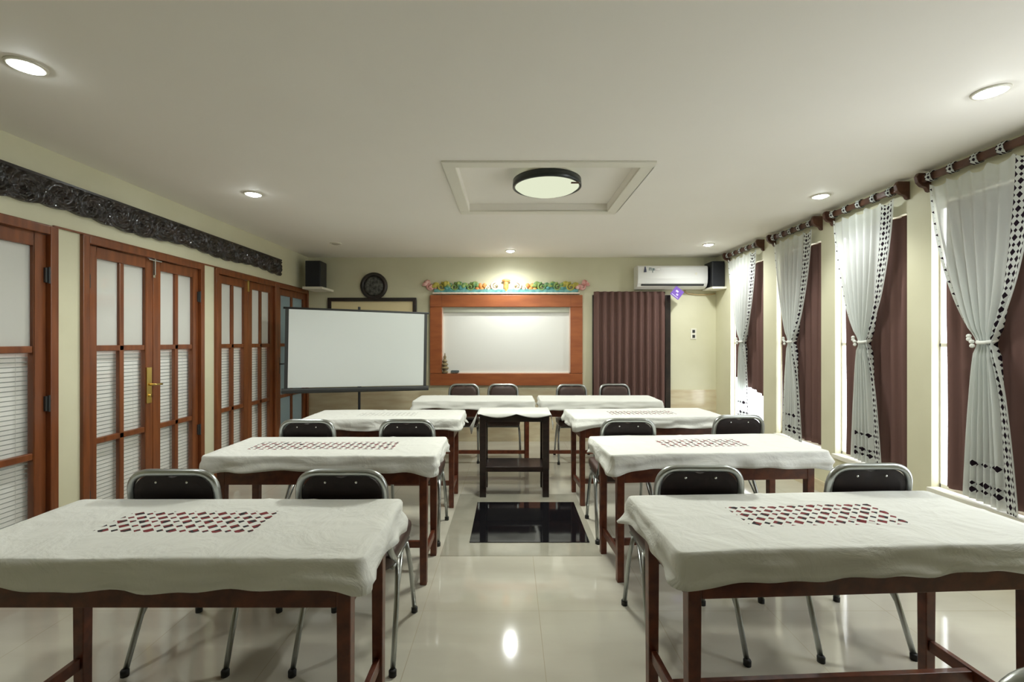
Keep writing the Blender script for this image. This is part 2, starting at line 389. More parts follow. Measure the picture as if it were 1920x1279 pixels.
# ------------------------------------------------------------------ carved wooden valance on the left wall
def valance():
    y0, y1, zt, zb = 1.15, 5.56, 2.393, 2.205; NY, NZ = 640, 26
    vs = []; fs = []
    def bottom(y):
        p = (y*1.45) % 1.0
        return zb - .012*math.sin(2*PI*y/1.05) - .012*abs(math.sin(PI*y/.17)) + .012
    def relief(y, z):
        if zt-z < .016: return .010
        P = .21; k = math.floor(y/P); cy = (k+.5)*P; cz = 2.30 + (.012 if k % 2 else -.012)
        dy, dz = y-cy, (z-cz)*1.05; r = math.hypot(dy, dz); th = math.atan2(dz, dy)*(1 if k % 2 else -1)
        sp = math.sin(r*150 - 2*th)
        petal = math.sin(7*th + 3*noise.noise(Vector((y*5, z*5, 0))))
        h = .5+.5*sp if r > .022 else 1.0
        h = h*(.75+.25*petal) + .35*noise.noise(Vector((y*45, z*45, 1.7)))
        return .016*max(0, min(1.15, h))
    for i in range(NY+1):
        y = y0+(y1-y0)*i/NY; b = bottom(y)
        for jn in range(NZ+1):
            z = b+(zt-b)*jn/NZ; vs.append((XL+.022+relief(y, z), y, z))
    for i in range(NY):
        for jn in range(NZ):
            a = i*(NZ+1)+jn; fs.append((a, a+NZ+1, a+NZ+2, a+1))
    n = len(vs)
    for i in range(NY+1):
        y = y0+(y1-y0)*i/NY; vs += [(XL+.001, y, bottom(y)), (XL+.001, y, zt)]
    for i in range(NY):
        fs.append((i*(NZ+1), n+2*i, n+2*i+2, (i+1)*(NZ+1))); fs.append((i*(NZ+1)+NZ, (i+1)*(NZ+1)+NZ, n+2*i+3, n+2*i+1))
    for i in (0, NY): fs.append(tuple(i*(NZ+1)+k for k in range(NZ+1))+(n+2*i+1, n+2*i))
    m = MB(); m.add(vs, fs); o = m.build('carved_valance', m_carved)
    return tag(o, 'long black-brown carved wooden panel above the glazed doors', 'wood carving')
valance()

# ------------------------------------------------------------------ back wall things
def whiteboard():
    r = empty('whiteboard', (-.05, YB, 0)); tag(r, 'large white writing board in a wide orange-brown wooden frame', 'whiteboard')
    x0, x1, z0, z1 = -1.055, 1.055, .785, 2.035; w = .165
    for nm, b in (('frame_rail', (x0, x1, -.075, 0, z1-w, z1)), ('frame_rail', (x0, x1, -.075, 0, z0, z0+w)), ('frame_stile', (x0, x0+w, -.076, 0, z0+w+.002, z1-w-.002)), ('frame_stile', (x1-w, x1, -.076, 0, z0+w+.002, z1-w-.002))):
        box(nm, m_frame, b, r, .006)
    m = MB(); i0, i1, k0, k1 = x0+w, x1-w, z0+w, z1-w
    for b in ((i0, i0+.016, -.045, -.006, k0, k1), (i1-.016, i1, -.045, -.006, k0, k1), (i0, i1, -.045, -.006, k0, k0+.012)): m.box(*b)
    e = m.build('inner_edging', m_boarde, r); e['label'] = 'pale pink inner edging'
    box('writing_surface', m_board, (i0+.012, i1-.012, -.022, -.004, k0+.01, k1-.075), r, .001)
    h = box('header_strip', M('grey_green_strip', (.40,.40,.32), .5), (i0+.016, i1-.016, -.05, -.004, k1-.075, k1), r, .002); h['label'] = 'grey-green strip along the top'
    for sx in (-1, 1):
        g = MB(); g.box(sx*(1.055-w)-.0015, sx*(1.055-w)+.0015, -.0765, -.07, z1-w, z1)
        g.build('corner_joint', m_wood, r)
whiteboard()
er = MB(); er.prism(roundrect(.055, .014, .012), -.03, .03); o = er.build('board_eraser', m_eraser, bevel=.002, loc=(-.76, YB-.05, .979)); tag(o, 'small grey eraser on the lower ledge of the whiteboard', 'eraser')
fg = empty('tiered_figurine', (-.90, YB-.052, .9655)); tag(fg, 'small olive-brown tiered pagoda figure in the lower left corner of the whiteboard', 'figurine')
m = MB(); m.lathe([(.045,0),(.045,.012),(.02,.018),(.02,.05),(.012,.055)], 16); m.build('base', m_bronze, fg)
for k, (rr, z) in enumerate(((.055,.055),(.046,.105),(.034,.15))):
    m = MB(); m.lathe([(rr,z),(rr,z+.008),(rr*.45,z+.03),(rr*.4,z+.052)], 16); m.build('tier', m_bronze, fg)
m = MB(); m.lathe([(.016,.2),(.02,.215),(.008,.235),(.003,.27)], 12); m.build('finial', m_bronze, fg)

def ornament():
    r = empty('painted_carving', (-.052, YB, 2.075)); tag(r, 'multicoloured carved scrollwork strip above the whiteboard', 'wood carving')
    box('base_rail', m_teal, (-1.0, 1.0, -.045, 0, 0, .045), r, .006)
    box('ledge', m_pale, (-1.02, 1.02, -.06, 0, -.022, 0), r, .003)
    def spiral(m, cx, cz, R, turns, dirn, r0, ph=0.0, y=-.03):
        pts = []; rr = []
        for k in range(28):
            t_ = k/27; a = ph + dirn*turns*2*PI*t_; q = R*(1-.8*t_); pts.append((cx+q*math.cos(a), y-.012*t_, cz+q*math.sin(a)*.9)); rr.append(r0*(1-.45*t_))
        m.tube(pts, rr, 7)
    def leafb(m, cx, cz, R, ang):
        for k in range(5):
            a = ang + (k-2)*.5; T = Vector((math.cos(a), 0, math.sin(a)))
            m.ball((cx+T.x*R*.55, -.028-.004*k, max(.03, cz+T.z*R*.55)), (.012+abs(T.x)*R*.42, .018, .012+abs(T.z)*R*.42), 8, 6)
    for s in (-1, 1):
        m = MB(); spiral(m, s*1.05, .075, .055, 1.3, -s, .016, PI/2); leafb(m, s*1.09, .10, .07, PI/2-s*.6); leafb(m, s*1.02, .05, .06, PI/2); m.build('end_scroll', m_pink, r, smooth=True)
        for cx, mt, R in ((.90, m_yellow, .075), (.72, m_green, .07), (.50, m_green, .07)):
            m = MB(); spiral(m, s*cx, .075, R*.9, 1.4, s, .017, PI/2); leafb(m, s*(cx-.07), .08, R, PI/2+s*.5); leafb(m, s*(cx+.07), .07, R*.9, PI/2-s*.5); m.build('leaf_cluster', mt, r, smooth=True)
        for cx in (.61, .81):
            m = MB(); leafb(m, s*cx, .045, .055, PI/2); spiral(m, s*cx, .05, .03, 1.1, -s, .011); m.build('small_leaf', m_teal, r, smooth=True)
        m = MB()
        for cx in (.36, .30): m.ball((s*cx, -.035, .095), (.03, .018, .035)); m.ball((s*(cx+.04), -.03, .05), (.03, .018, .026))
        m.build('flower', m_orange, r, smooth=True)
        m = MB(); spiral(m, s*.145, .085, .068, 1.5, -s, .017, PI/2); spiral(m, s*.25, .055, .045, 1.2, s, .012, -PI/2); m.build('centre_scroll', m_pale, r, smooth=True)
    m = MB(); m.ball((0, -.035, .09), (.035, .02, .09)); m.ball((0, -.04, .165), (.06, .018, .022)); m.build('centre_boss', m_orange, r, smooth=True)
ornament()

pq = empty('wall_plaque', (-1.895, YB, 2.167)); tag(pq, 'round dark wall plaque with an engraved grey face', 'wall plaque')
T = Matrix.Rotation(PI/2, 4, 'X')
m = MB(); m.lathe([(.135,.0),(.188,.0),(.190,.02),(.176,.04),(.150,.044),(.138,.03),(.135,.0)], 56, T); m.build('rim', m_carved, pq, smooth=True)
m = MB(); m.lathe([(.139,.002),(.139,.022),(.10,.026),(.06,.022),(.0005,.03)], 56, T); m.build('face', m_plaqf, pq, smooth=True)

nb = empty('framed_panel', (-1.92, YB, 0)); tag(nb, 'yellow-cream panel in a thin dark frame on the wall behind the projection screen', 'framed panel')
m = MB(); x0, x1, z0, z1 = -.618, .618, .86, 2.003
for b in ((x0, x1, -.03, 0, z1-.05, z1), (x0, x1, -.03, 0, z0, z0+.05), (x0, x0+.05, -.03, 0, z0+.05, z1-.05), (x1-.05, x1, -.03, 0, z0+.05, z1-.05)): m.box(*b)
m.build('frame', m_carved, nb, bevel=.004); box('panel', m_cream2, (x0+.05, x1-.05, -.012, 0, z0+.05, z1-.05), nb, 0)

def speaker(name, loc, rz, w, h, d, label, shelf=True):
    r = empty(name, loc, rz); tag(r, label, 'speaker')
    box('cabinet', m_blackp, (-w/2, w/2, -d/2+.015, d/2, 0, h), r, .008)
    box('grille', m_grille, (-w/2+.008, w/2-.008, -d/2, -d/2+.016, .008, h-.008), r, .006)
speaker('wall_speaker', (-2.60, 6.10, 2.115), math.radians(2), .20, .345, .24, 'black loudspeaker high in the left back corner')
o = box('speaker_shelf', m_trimw, (-2.72, -2.46, 5.96, YB-.001, 2.083, 2.113)); tag(o, 'small pale shelf under the loudspeaker in the left back corner', 'shelf')
speaker('wall_speaker', (XR-.092, 6.20, 2.125), 0, .168, .345, .26, 'black loudspeaker high in the right back corner behind the air conditioner')
o = box('speaker_shelf', m_trimw, (XR-.19, XR-.001, 6.04, YB-.001, 2.095, 2.123)); tag(o, 'small pale shelf under the loudspeaker in the right back corner', 'shelf')

def aircon():
    r = empty('air_conditioner', (2.205, YB, 2.115)); tag(r, 'white wall-mounted air conditioner beside the right loudspeaker', 'air conditioner')
    w, h, d = .475, .31, .21
    prof = [(0,0),(-.10,0),(-.17,.025),(-.20,.07),(-.21,.13),(-.208,h-.03),(-.19,h-.008),(-.16,h),(0,h)]
    m = MB(); n = len(prof); vs = [(-w, y, z) for y, z in prof]+[(w, y, z) for y, z in prof]
    m.add(vs, [tuple(range(n)), tuple(reversed(range(n, 2*n)))]+[(k, (k+1) % n, (k+1) % n+n, k+n) for k in range(n)])
    m.build('body', m_white, r, bevel=.008)
    T = Matrix.Translation((0, -.185, .048)) @ Matrix.Rotation(math.radians(33), 4, 'X')
    m = MB(); m.box(-.425, .425, -.008, .006, -.014, .014, T); v = m.build('outlet_slot', m_dark, r, bevel=.003); v['label'] = 'dark air outlet slot'
    m = MB(); m.prism([(-.395,.215),(-.36,.215),(-.362,.245),(-.372,.29),(-.383,.29),(-.388,.25)], -.216, -.209); g = m.build('logo', m_ink, r); g['label'] = 'dark logo mark'
    m = MB()
    for k, (a, b, c) in enumerate(((-.325,-.315,.0),(-.302,-.292,.0),(-.28,-.25,.0),(-.28,-.27,-.03))): m.box(a, b, -.214, -.209, .238+c, .268+c)
    m.box(-.325, -.292, -.214, -.209, .268, .275); g = m.build('lettering', m_ink2, r); g['label'] = 'small grey-blue lettering'
    m = MB(); m.prism(roundrect(.033, .014, .012, cx=-.205, cz=.252), -.214, -.209); m.build('badge', m_steel, r)
    m = MB(); m.box(.30, .325, -.213, -.209, .18, .21); m.build('display', m_trimw, r)
aircon()
o = MB(); o.tube(smoothpath([(2.44, YB-.012, 2.11), (2.46, YB-.012, 2.065), (2.62, YB-.012, 2.045), (2.80, YB-.012, 2.05), (2.865, YB-.012, 2.06)], .05), .010, 8)
o = o.build('drain_pipe', m_tan, smooth=True); tag(o, 'thin tan pipe along the wall below the air conditioner', 'pipe')
tg = empty('diamond_tag', (2.262, YB-.205, 2.105), 0); tag(tg, 'small purple diamond-shaped tag hanging under the air conditioner', 'tag')
Tm = Matrix.Translation((0, 0, -.055)) @ Matrix.Rotation(math.radians(38), 4, 'Y')
m = MB(); m.box(-.068, .068, -.002, .002, -.068, .068, Tm); m.build('card', m_purple, tg)
m = MB(); m.box(-.032, .006, -.004, -.002, .006, .030, Tm); m.box(.0, .030, -.004, -.002, -.030, -.008, Tm); m.box(-.052, .052, -.004, -.002, -.054, -.046, Tm); m.build('print', m_lilac, tg)
m = MB(); m.tube([(0, 0, .02), (0, 0, .045)], .0015, 6); m.build('string', m_dark, tg)
sw = empty('wall_switch', (2.565, YB, 1.50)); tag(sw, 'small two-part switch on the cream wall right of the brown curtain', 'light switch')
box('plate', m_trimw, (-.04, .04, -.01, 0, -.075, .075), sw, .003)
for z in (-.035, .035): box('rocker', m_dark, (-.018, .018, -.016, -.009, z-.02, z+.02), sw, .002)

# ------------------------------------------------------------------ pleated brown curtains
def pleated(name, axis, a, b, off, zt, zb, amp, folds, label, parent=None, bottom=None):
    """axis 'x': hangs along x at y=off ; axis 'y': along y at x=off"""
    NU, NV = folds*10, 26; vs = []; fs = []; rnd = random.Random(int(a*1000)+folds)
    ph = [rnd.uniform(-.4, .4) for _ in range(folds+2)]
    for i in range(NU+1):
        u = i/NU; f = u*folds; k = int(f); p = ph[k]*(1-(f-k))+ph[k+1]*(f-k)
        w = math.cos(2*PI*f+p); w = math.copysign(abs(w)**.7, w)
        for jn in range(NV+1):
            v = jn/NV; zbb = bottom(u) if bottom else zb; z = zt+(zbb-zt)*v
            o = amp*w*(.75+.35*v) + .004*math.sin(v*7+u*9)
            q = a+(b-a)*u
            vs.append((q, off+o, z) if axis == 'x' else (off+o, q, z))
    for i in range(NU):
        for jn in range(NV):
            c = i*(NV+1)+jn; fs.append((c, c+NV+1, c+NV+2, c+1))
    m = MB(); m.add(vs, fs); o = m.build(name, m_brown, parent, smooth=True, solid=.002)
    return o
# door curtain on the back wall with the dark door jamb beside it
pc = pleated('brown_curtain', 'x', 1.165, 2.155, YB-.062, 2.085, .12, .032, 10, '')
tag(pc, 'brown pleated curtain hanging to the floor over the doorway in the back wall', 'curtain')
dj = MB(); dj.box(1.15, 1.175, YB-.03, YB, 0, 2.04); dj.box(2.165, 2.235, YB-.035, YB, 0, 2.04); dj.box(1.175, 2.165, YB-.03, YB, 1.98, 2.04)
dj = struct(dj.build('door_5', m_carved, bevel=.003)); box('leaf', m_carved, (1.175, 2.165, YB-.022, YB, .005, 1.98), dj, 0)
WN = ['the farthest window, its hem pulled up', 'the second window from the back wall', 'the third window from the back wall', 'the nearest window']
gaps = [.07, .045, .085, .075]
for i, (a, b) in enumerate(WIN):
    bot = (lambda u: .76+.08*min(1, u/.4)+.10*max(0, min(1, (u-.5)/.25))) if i == 0 else None
    zb = .43 if i else .7
    o = pleated('brown_window_curtain', 'y', a+.006, b-gaps[i], XR+.024, ZT-.012, zb, .013, 7, '', bottom=bot)
    tag(o, 'brown pleated curtain inside %s' % WN[i], 'curtain', 'brown window curtains')

# sheer white tied curtains with their rods
def sheer(i, a, b, tie_off=0.0):
    L = b-a; yc = (a+b)/2 + tie_off; X = XR-.055
    zt, ztie, zb = 2.455, 1.40, .45
    root = empty('sheer_curtain', (X, (a+b)/2, zb)); tag(root, 'sheer white tied curtain with dark trim at %s' % ['the farthest window', 'the second window from the back wall', 'the third window from the back wall', 'the nearest window'][i], 'curtain', 'sheer white curtains')
    NU, NV = 96, 64; m = MB(); vs = []; uvs = []; fs = []; rnd = random.Random(i+3)
    nf = 8; amps = [rnd.uniform(.6, 1.2) for _ in range(nf+2)]
    far, near = b-.045, a+.05          # u=0 far edge, u=1 near edge
    for iu in range(NU+1):
        u = iu/NU
        for jv in range(NV+1):
            v = jv/NV; z = z0 = zt+(zb-.035*u-zt)*v; vt = (zt-ztie)/(zt-zb)
            if v < vt:
                s_ = v/vt; k = (1-s_**1.5)**.75; ef = yc+.032+(far-yc-.032)*k; en = yc-.032+(near-yc+.032)*k; fa = .012+.022*s_
                z -= (.035*abs(math.sin(PI*u*5))*(1-s_)**6)
            else:
                s_ = (v-vt)/(1-vt); k = s_**.55; ef = yc+.032+.115*k; en = yc-.032-.135*k; fa = .034-.012*s_
                z += .03*s_*u*0
            y = ef+(en-ef)*u
            f = u*nf; kk = int(min(f, nf)); am = amps[kk]
            o = fa*am*math.sin(2*PI*f + .6*math.sin(v*5+i)) 
            if abs(v-vt) < .03: o *= .75
            o *= 1-.85*max(0, min(1, (u-.72)/.10))*max(0, min(1, (abs(v-vt)-.02)/.16))
            vs.append((o-.0, y-(a+b)/2, z-zb)); uvs.append((u*.80, z0))
    for iu in range(NU):
        for jv in range(NV):
            c = iu*(NV+1)+jv; fs.append((c, c+NV+1, c+NV+2, c+1))
    m.add(vs, fs); m.uv = {'metres': uvs}; m.build('cloth', m_sheer, root, smooth=True)
    # tie band with two little bows
    tm = MB(); yr = yc-(a+b)/2; pts = [(.034*math.cos(q)*1.1, yr+.040*math.sin(q), ztie-zb+.01*math.cos(q)) for q in [2*PI*k/20 for k in range(20)]]
    tm.tube(pts, .011, 8, closed=True)
    for k in range(4): tm.ball((-.045, yr+.05+.012*math.cos(k*2), ztie-zb+.03*math.cos(k*1.7)), .013, 8, 6)
    tm.build('tie_band', m_clothp, root, smooth=True)
    # tabs over the rod
    for k in range(5):
        yy = far-.02+(near-far+.04)*(k/4) - (a+b)/2; tb = MB()
        pts = []
        for q in range(13):
            an = -PI/2+2*PI*q/12*.98; pts.append((.0+.032*math.cos(an), .034*math.sin(an)))
        vv = []; ff = []; uu = []
        for x_, z_ in pts:
            vv += [(x_, yy-.02, 2.505-zb+z_), (x_, yy+.02, 2.505-zb+z_)]; uu += [(.672, z_*1.9), (.740, z_*1.9)]
        for q in range(12): ff.append((2*q, 2*q+1, 2*q+3, 2*q+2))
        n0 = tb.add(vv, ff); tb.uv = {'metres': uu}; tb.build('tab', m_sheer, root, smooth=True, solid=.002)
    return root
def rod(i, a, b):
    r = empty('curtain_rod', (XR-.055, (a+b)/2, 2.505)); L = (b-a)/2
    tag(r, 'brown wooden curtain rod over %s' % ['the farthest window', 'the second window from the back wall', 'the third window from the back wall', 'the nearest window'][i], 'curtain rod', 'curtain rods')
    m = MB(); m.box(-.014, .014, -L-.01, L+.01, -.024, .024); m.build('pole', m_rod, r, bevel=.006)
    for s in (-1, 1):
        m = MB(); pr = [(.054,-.085),(.054,.045),(-.03,.045),(-.045,.02),(-.035,-.02),(-.01,-.045),(.02,-.055),(.035,-.08)]
        y0 = s*(L+.012); n = len(pr); vs = [(x, y0-.014, z) for x, z in pr]+[(x, y0+.014, z) for x, z in pr]
        m.add(vs, [tuple(range(n)), tuple(reversed(range(n, 2*n)))]+[(k, (k+1) % n, (k+1) % n+n, k+n) for k in range(n)])
        m.build('bracket', m_rod, r, bevel=.004)
for i, (a, b) in enumerate(WIN): rod(i, a, b); sheer(i, a, b, [-.03, .0, -.04, -.05][i])

# ------------------------------------------------------------------ ceiling lights
LAB = ['in the ceiling near the top left corner of the photo', 'in the ceiling above the left glazed doors', 'in the ceiling near the top right corner of the photo', 'in the ceiling before the third window from the back wall', 'in the ceiling before the air conditioner', 'in the ceiling above the whiteboard']
def downlight(x, y, label, lit=True, cone=130, power=1.0):
    r = empty('ceiling_downlight', (x, y, ZC)); tag(r, label, 'ceiling light', 'recessed downlights')
    m = MB(); m.lathe([(.052,.0),(.070,.0),(.068,-.006),(.056,-.009),(.052,-.004)], 32); m.build('trim_ring', m_trimw, r, smooth=True)
    m = MB(); m.lathe([(.053,-.002),(.045,-.011),(.028,-.018),(.001,-.021)], 28); m.build('bulb', m_bulb if lit else m_off, r, smooth=True)
    if lit:
        L = bpy.data.lights.new('downlight_lamp', 'SPOT'); L.energy = DOWN_W*power; L.spot_size = math.radians(cone); L.spot_blend = .8 if y < 5 else 1.0; L.shadow_soft_size = .05; L.color = (.96,.98,.94)
        lo = bpy.data.objects.new('downlight_lamp', L); COL.objects.link(lo); lo.parent = r; lo.location = (0, 0, -.06)
for (x, y), lb in zip(((-2.05, 1.93), (-2.035, 3.61), (2.248, 2.128), (2.50, 3.66), (2.40, 5.50), (.007, 5.89)), LAB): downlight(x, y, 'lit round downlight '+lb, True, 168 if y > 5 else 125, .5 if y < 3 else (1.5 if y > 5.6 else (1.5 if y > 5 else (.75 if x > 0 else 1.0))))
downlight(-2.08, 5.44, 'small unlit round fixture in the ceiling before the left loudspeaker', False)
lm = empty('ceiling_lamp', (.275, 3.38, ZC+TD)); tag(lm, 'round black-rimmed glass lamp in the ceiling recess', 'ceiling lamp')
m = MB(); m.lathe([(.16,0),(.16,-.012),(.20,-.02),(.20,-.045)], 48); m.build('canopy', m_trimw, lm, smooth=True)
m = MB(); m.lathe([(.236,-.042),(.252,-.038),(.254,-.088),(.240,-.092),(.236,-.088),(.236,-.042)], 64); m.build('rim', M('black_lamp_rim', (.02,.025,.025), .3), lm, smooth=True)
m = MB(); m.lathe([(.20,-.035),(.236,-.045),(.236,-.084),(.215,-.100),(.17,-.115),(.10,-.126),(.001,-.130)], 64); m.build('glass_shade', m_lamp, lm, smooth=True)
m = MB(); m.box(.16, .215, -.150, -.135, -.106, -.098); m.build('clip', m_rod, lm)
L = bpy.data.lights.new('lamp_light', 'SPOT'); L.energy = LAMP_W; L.spot_size = math.radians(178); L.spot_blend = .25; L.shadow_soft_size = .2; L.color = (.97,1,.90)
lo = bpy.data.objects.new('lamp_light', L); COL.objects.link(lo); lo.parent = lm; lo.location = (0, 0, -.15)

# ------------------------------------------------------------------ projection screen on tripod
def screen():
    A, B = Vector((-2.44, 4.92)), Vector((-1.0, 5.50)); d = B-A; L = d.length; mid = (A+B)/2
    r = empty('projection_screen', (mid.x, mid.y, 0), math.atan2(d.y, d.x)); tag(r, 'white portable projection screen with black borders on a tripod', 'projection screen')
    h = L/2; z0, z1 = .86, 1.735; tilt = Matrix.Rotation(math.radians(.9), 4, 'Y')
    Tz = Matrix.Translation((0, 0, 1.3)) @ tilt @ Matrix.Translation((0, 0, -1.3))
    def bx(nm, mt, b, bev=.002):
        m = MB(); m.box(*b, Tz); return m.build(nm, mt, r, bevel=bev)
    bx('screen_fabric', m_screen, (-h+.03, h-.03, -.003, .0, z0+.02, z1), 0)
    bx('side_border', m_dark, (-h+.005, -h+.04, -.005, .002, z0, z1+.005), 0); bx('side_border', m_dark, (h-.04, h-.005, -.005, .002, z0, z1+.005), 0)
    m = MB(); m.tube([Tz @ Vector((-h-.015, 0, z1+.012)), Tz @ Vector((h+.015, 0, z1+.012))], .012, 10); m.build('top_bar', m_dark, r, smooth=True)
    m = MB(); m.prism(roundrect(.03, .028, .02), -h-.02, h+.02, Tz @ Matrix.Translation((0, 0, z0-.015)) @ Matrix.Rotation(-PI/2, 4, 'Z')); m.build('roller_case', m_dark, r, bevel=.002)
    m = MB(); m.tube([(.0, .055, .28), (.0, .055, z1+.06)], .014, 12); m.box(-.02, .02, .01, .07, z0-.03, z0+.02); m.build('pole', m_blackp, r, smooth=False)
    for k in range(3):
        a = math.radians(90+120*k); m = MB(); m.tube([(.0, .055, .42), (.30*math.cos(a), .055+.30*math.sin(a), .012)], .010, 10); lg = m.build('leg', m_blackp, r, smooth=True)
        m = MB(); m.ball((.30*math.cos(a), .055+.30*math.sin(a), .014), .014); m.build('rubber_foot', m_rubber, lg, smooth=True)
screen()

# ------------------------------------------------------------------ tables
TL, TDp, TH = 1.29, .49, .752
def make_table():
    r = empty('training_table', (0, 0, 0)); hx, hy = TL/2, TDp/2; lx, ly, w = hx-.045, hy-.045, .045
    box('tabletop', m_table, (-hx, hx, -hy, hy, TH-.03, TH-.003), r, .004)
    for sx in (-1, 1):
        for sy in (-1, 1):
            m = MB(); x, y = sx*(lx-w/2), sy*(ly-w/2); T = TH-.03
            t1, t2 = w/2, w/2*.86
            m.add([(x-t2, y-t2, 0), (x+t2, y-t2, 0), (x+t2, y+t2, 0), (x-t2, y+t2, 0), (x-t1, y-t1, T), (x+t1, y-t1, T), (x+t1, y+t1, T), (x-t1, y+t1, T)], [(0,3,2,1),(4,5,6,7),(0,1,5,4),(1,2,6,5),(2,3,7,6),(3,0,4,7)])
            m.build('leg', m_table, r, bevel=.003)
    for sy in (-1, 1):
        y = sy*(ly-.012); box('apron', m_table, (-lx+w, lx-w, y-.011, y+.011, .578, TH-.03), r, .002)
    for sx in (-1, 1):
        x = sx*(lx-.012); box('apron', m_table, (x-.011, x+.011, -ly+w, ly-w, .578, TH-.03), r, .002)
        x = sx*(lx-w/2); box('side_stretcher', m_table, (x-.011, x+.011, -ly+w, ly-w, .13, .175), r, .002)
    box('long_stretcher', m_table, (-lx+w/2+.011, lx-w/2-.011, -.012, .012, .13, .17), r, .002)
    return r
def make_cloth(name, seed, mat, patch, hx=TL/2, hy=TDp/2, drop=.086, side=None):
    """patch = (cx, cy, half w, half h) in local metres ; side = extra drop at the two short ends"""
    rnd = random.Random(seed); ph = [rnd.uniform(0, 6.28) for _ in range(8)]
    per = []
    nX, nY, nC = 56, 22, 4; r = .018; ex, ey = hx+.005, hy+.005
    def seg(p, q, n): return [((p[0]+(q[0]-p[0])*k/n), (p[1]+(q[1]-p[1])*k/n)) for k in range(n)]
    cs = [(ex-r, -ey), (ex, -ey+r), (ex, ey-r), (ex-r, ey), (-ex+r, ey), (-ex, ey-r), (-ex, -ey+r), (-ex+r, -ey)]
    per += seg((-ex+r, -ey), cs[0], nX) + [(ex-r+r*math.sin(a), -ey+r-r*math.cos(a)) for a in [PI/2*k/nC for k in range(nC)]]
    per += seg(cs[1], cs[2], nY) + [(ex-r+r*math.cos(a), ey-r+r*math.sin(a)) for a in [PI/2*k/nC for k in range(nC)]]
    per += seg(cs[3], cs[4], nX) + [(-ex+r-r*math.sin(a), ey-r+r*math.cos(a)) for a in [PI/2*k/nC for k in range(nC)]]
    per += seg(cs[5], cs[6], nY) + [(-ex+r-r*math.cos(a), -ey+r-r*math.sin(a)) for a in [PI/2*k/nC for k in range(nC)]]
    N = len(per); vs = []; uv = []; up = []; fs = []
    cl = [(rnd.uniform(-.45, .45), rnd.uniform(-.5, .5)) for _ in range(3)]
    def crease(x, y): return sum(.0032*math.exp(-((x-c0-c1*y)/.011)**2)*(.5+.5*math.sin(y*9+c0*20)) for c0, c1 in cl) + .0022*math.exp(-((y-.02)/.010)**2)
    def wr(x, y): return crease(x, y) + .0016*math.sin(x*9+ph[0]+2*y)*math.sin(y*13+ph[1]) + .0022*noise.noise(Vector((x*5, y*7, seed*1.3)))
    def put(x, y, z, ux, uy): vs.append((x, y, z)); uv.append((ux, uy)); up.append(((ux-patch[0])/patch[2], (uy-patch[1])/patch[3]))
    rings = [.06, .2, .35, .5, .65, .78, .88, .95, 1.0]
    for s_ in rings:
        for (x, y) in per: put(x*s_, y*s_, TH+.004+wr(x*s_, y*s_), x*s_, y*s_)
    steps = [(.004, -.002), (.008, -.010)] + [None]*6
    for q, st in enumerate(steps):
        for k, (x, y) in enumerate(per):
            nx = 1 if x > ex-r*.6 else (-1 if x < -ex+r*.6 else 0); ny = 1 if y > ey-r*.6 else (-1 if y < -ey+r*.6 else 0)
            cx = max(-ex+r, min(ex-r, x)); cy = max(-ey+r, min(ey-r, y)); nv = Vector((x-cx, y-cy)); nv = nv.normalized() if nv.length > 1e-6 else Vector((nx, ny)).normalized()
            if st: off, dz = st
            else:
                t_ = (q-1)/6; s_ = k/N*2*PI
                cor = math.exp(-((abs(x)-ex)**2+(abs(y)-ey)**2)/.006)
                dr = drop*(1+.09*math.sin(3*s_+ph[2])+.05*math.sin(11*s_+ph[3])) + .022*cor
                if side: dr += (side-drop)*max(0, min(1, (abs(x)-(ex-.03))/.03))
                fl = .006*math.sin(9*s_+ph[4])+.005*math.sin(23*s_+ph[5]) + .008*math.sin(2*s_+ph[6])
                off = .009 + t_*(.010+fl) + .010*cor*t_ + .004*math.sin(t_*5+6*s_+ph[7]) + .016*noise.noise(Vector((x*7, y*7+t_*3.5, seed*2.1)))*min(1, t_*2) + .005*math.sin(t_*9+x*3+ph[0])*t_; dz = -.010-(dr-.010)*t_
                off = max(off, .006)
            put(x+nv.x*off, y+nv.y*off, TH+.004+dz, x+nv.x*(off-dz), y+nv.y*(off-dz))
    R = len(rings)+len(steps)
    for q in range(R-1):
        for k in range(N):
            k2 = (k+1) % N; fs.append((q*N+k, q*N+k2, (q+1)*N+k2, (q+1)*N+k))
    fs.append(tuple(reversed(range(N))))
    m = MB(); m.add(vs, fs); m.uv = {'metres': uv, 'patch': up}
    return m.build(name, mat, None, smooth=True, solid=.0016)
PN = (9, 9, .001, .001)
TABLES = [  # x, y, rot deg, place in words, cloth material, patch, seed
    (-1.09, 1.600, 0.0, 'nearest left of aisle', m_cloth, (-.05, .025, .27, .096), 1),
    (1.155, 1.675, 3.0, 'nearest right of aisle', m_cloth, (-.03, .01, .29, .096), 2),
    (-1.075, 2.80, 0.3, 'second row left of aisle', m_cloth, (-.055, 0, .43, .096), 3),
    (1.205, 2.87, 4.0, 'second row right of aisle', m_cloth, (.0, 0, .27, .096), 4),
    (-1.07, 4.0, 0.5, 'third row left of aisle', m_clothf, (.0, .0, .25, .096), 5),
    (1.18, 4.09, 4.0, 'third row right of aisle', m_cloth, (.0, 0, .29, .096), 6),
    (-.39, 5.13, 0.0, 'left below the whiteboard', m_clothp, PN, 7),
    (.985, 5.13, 0.0, 'right below the whiteboard', m_clothp, PN, 8)]
proto = make_table()
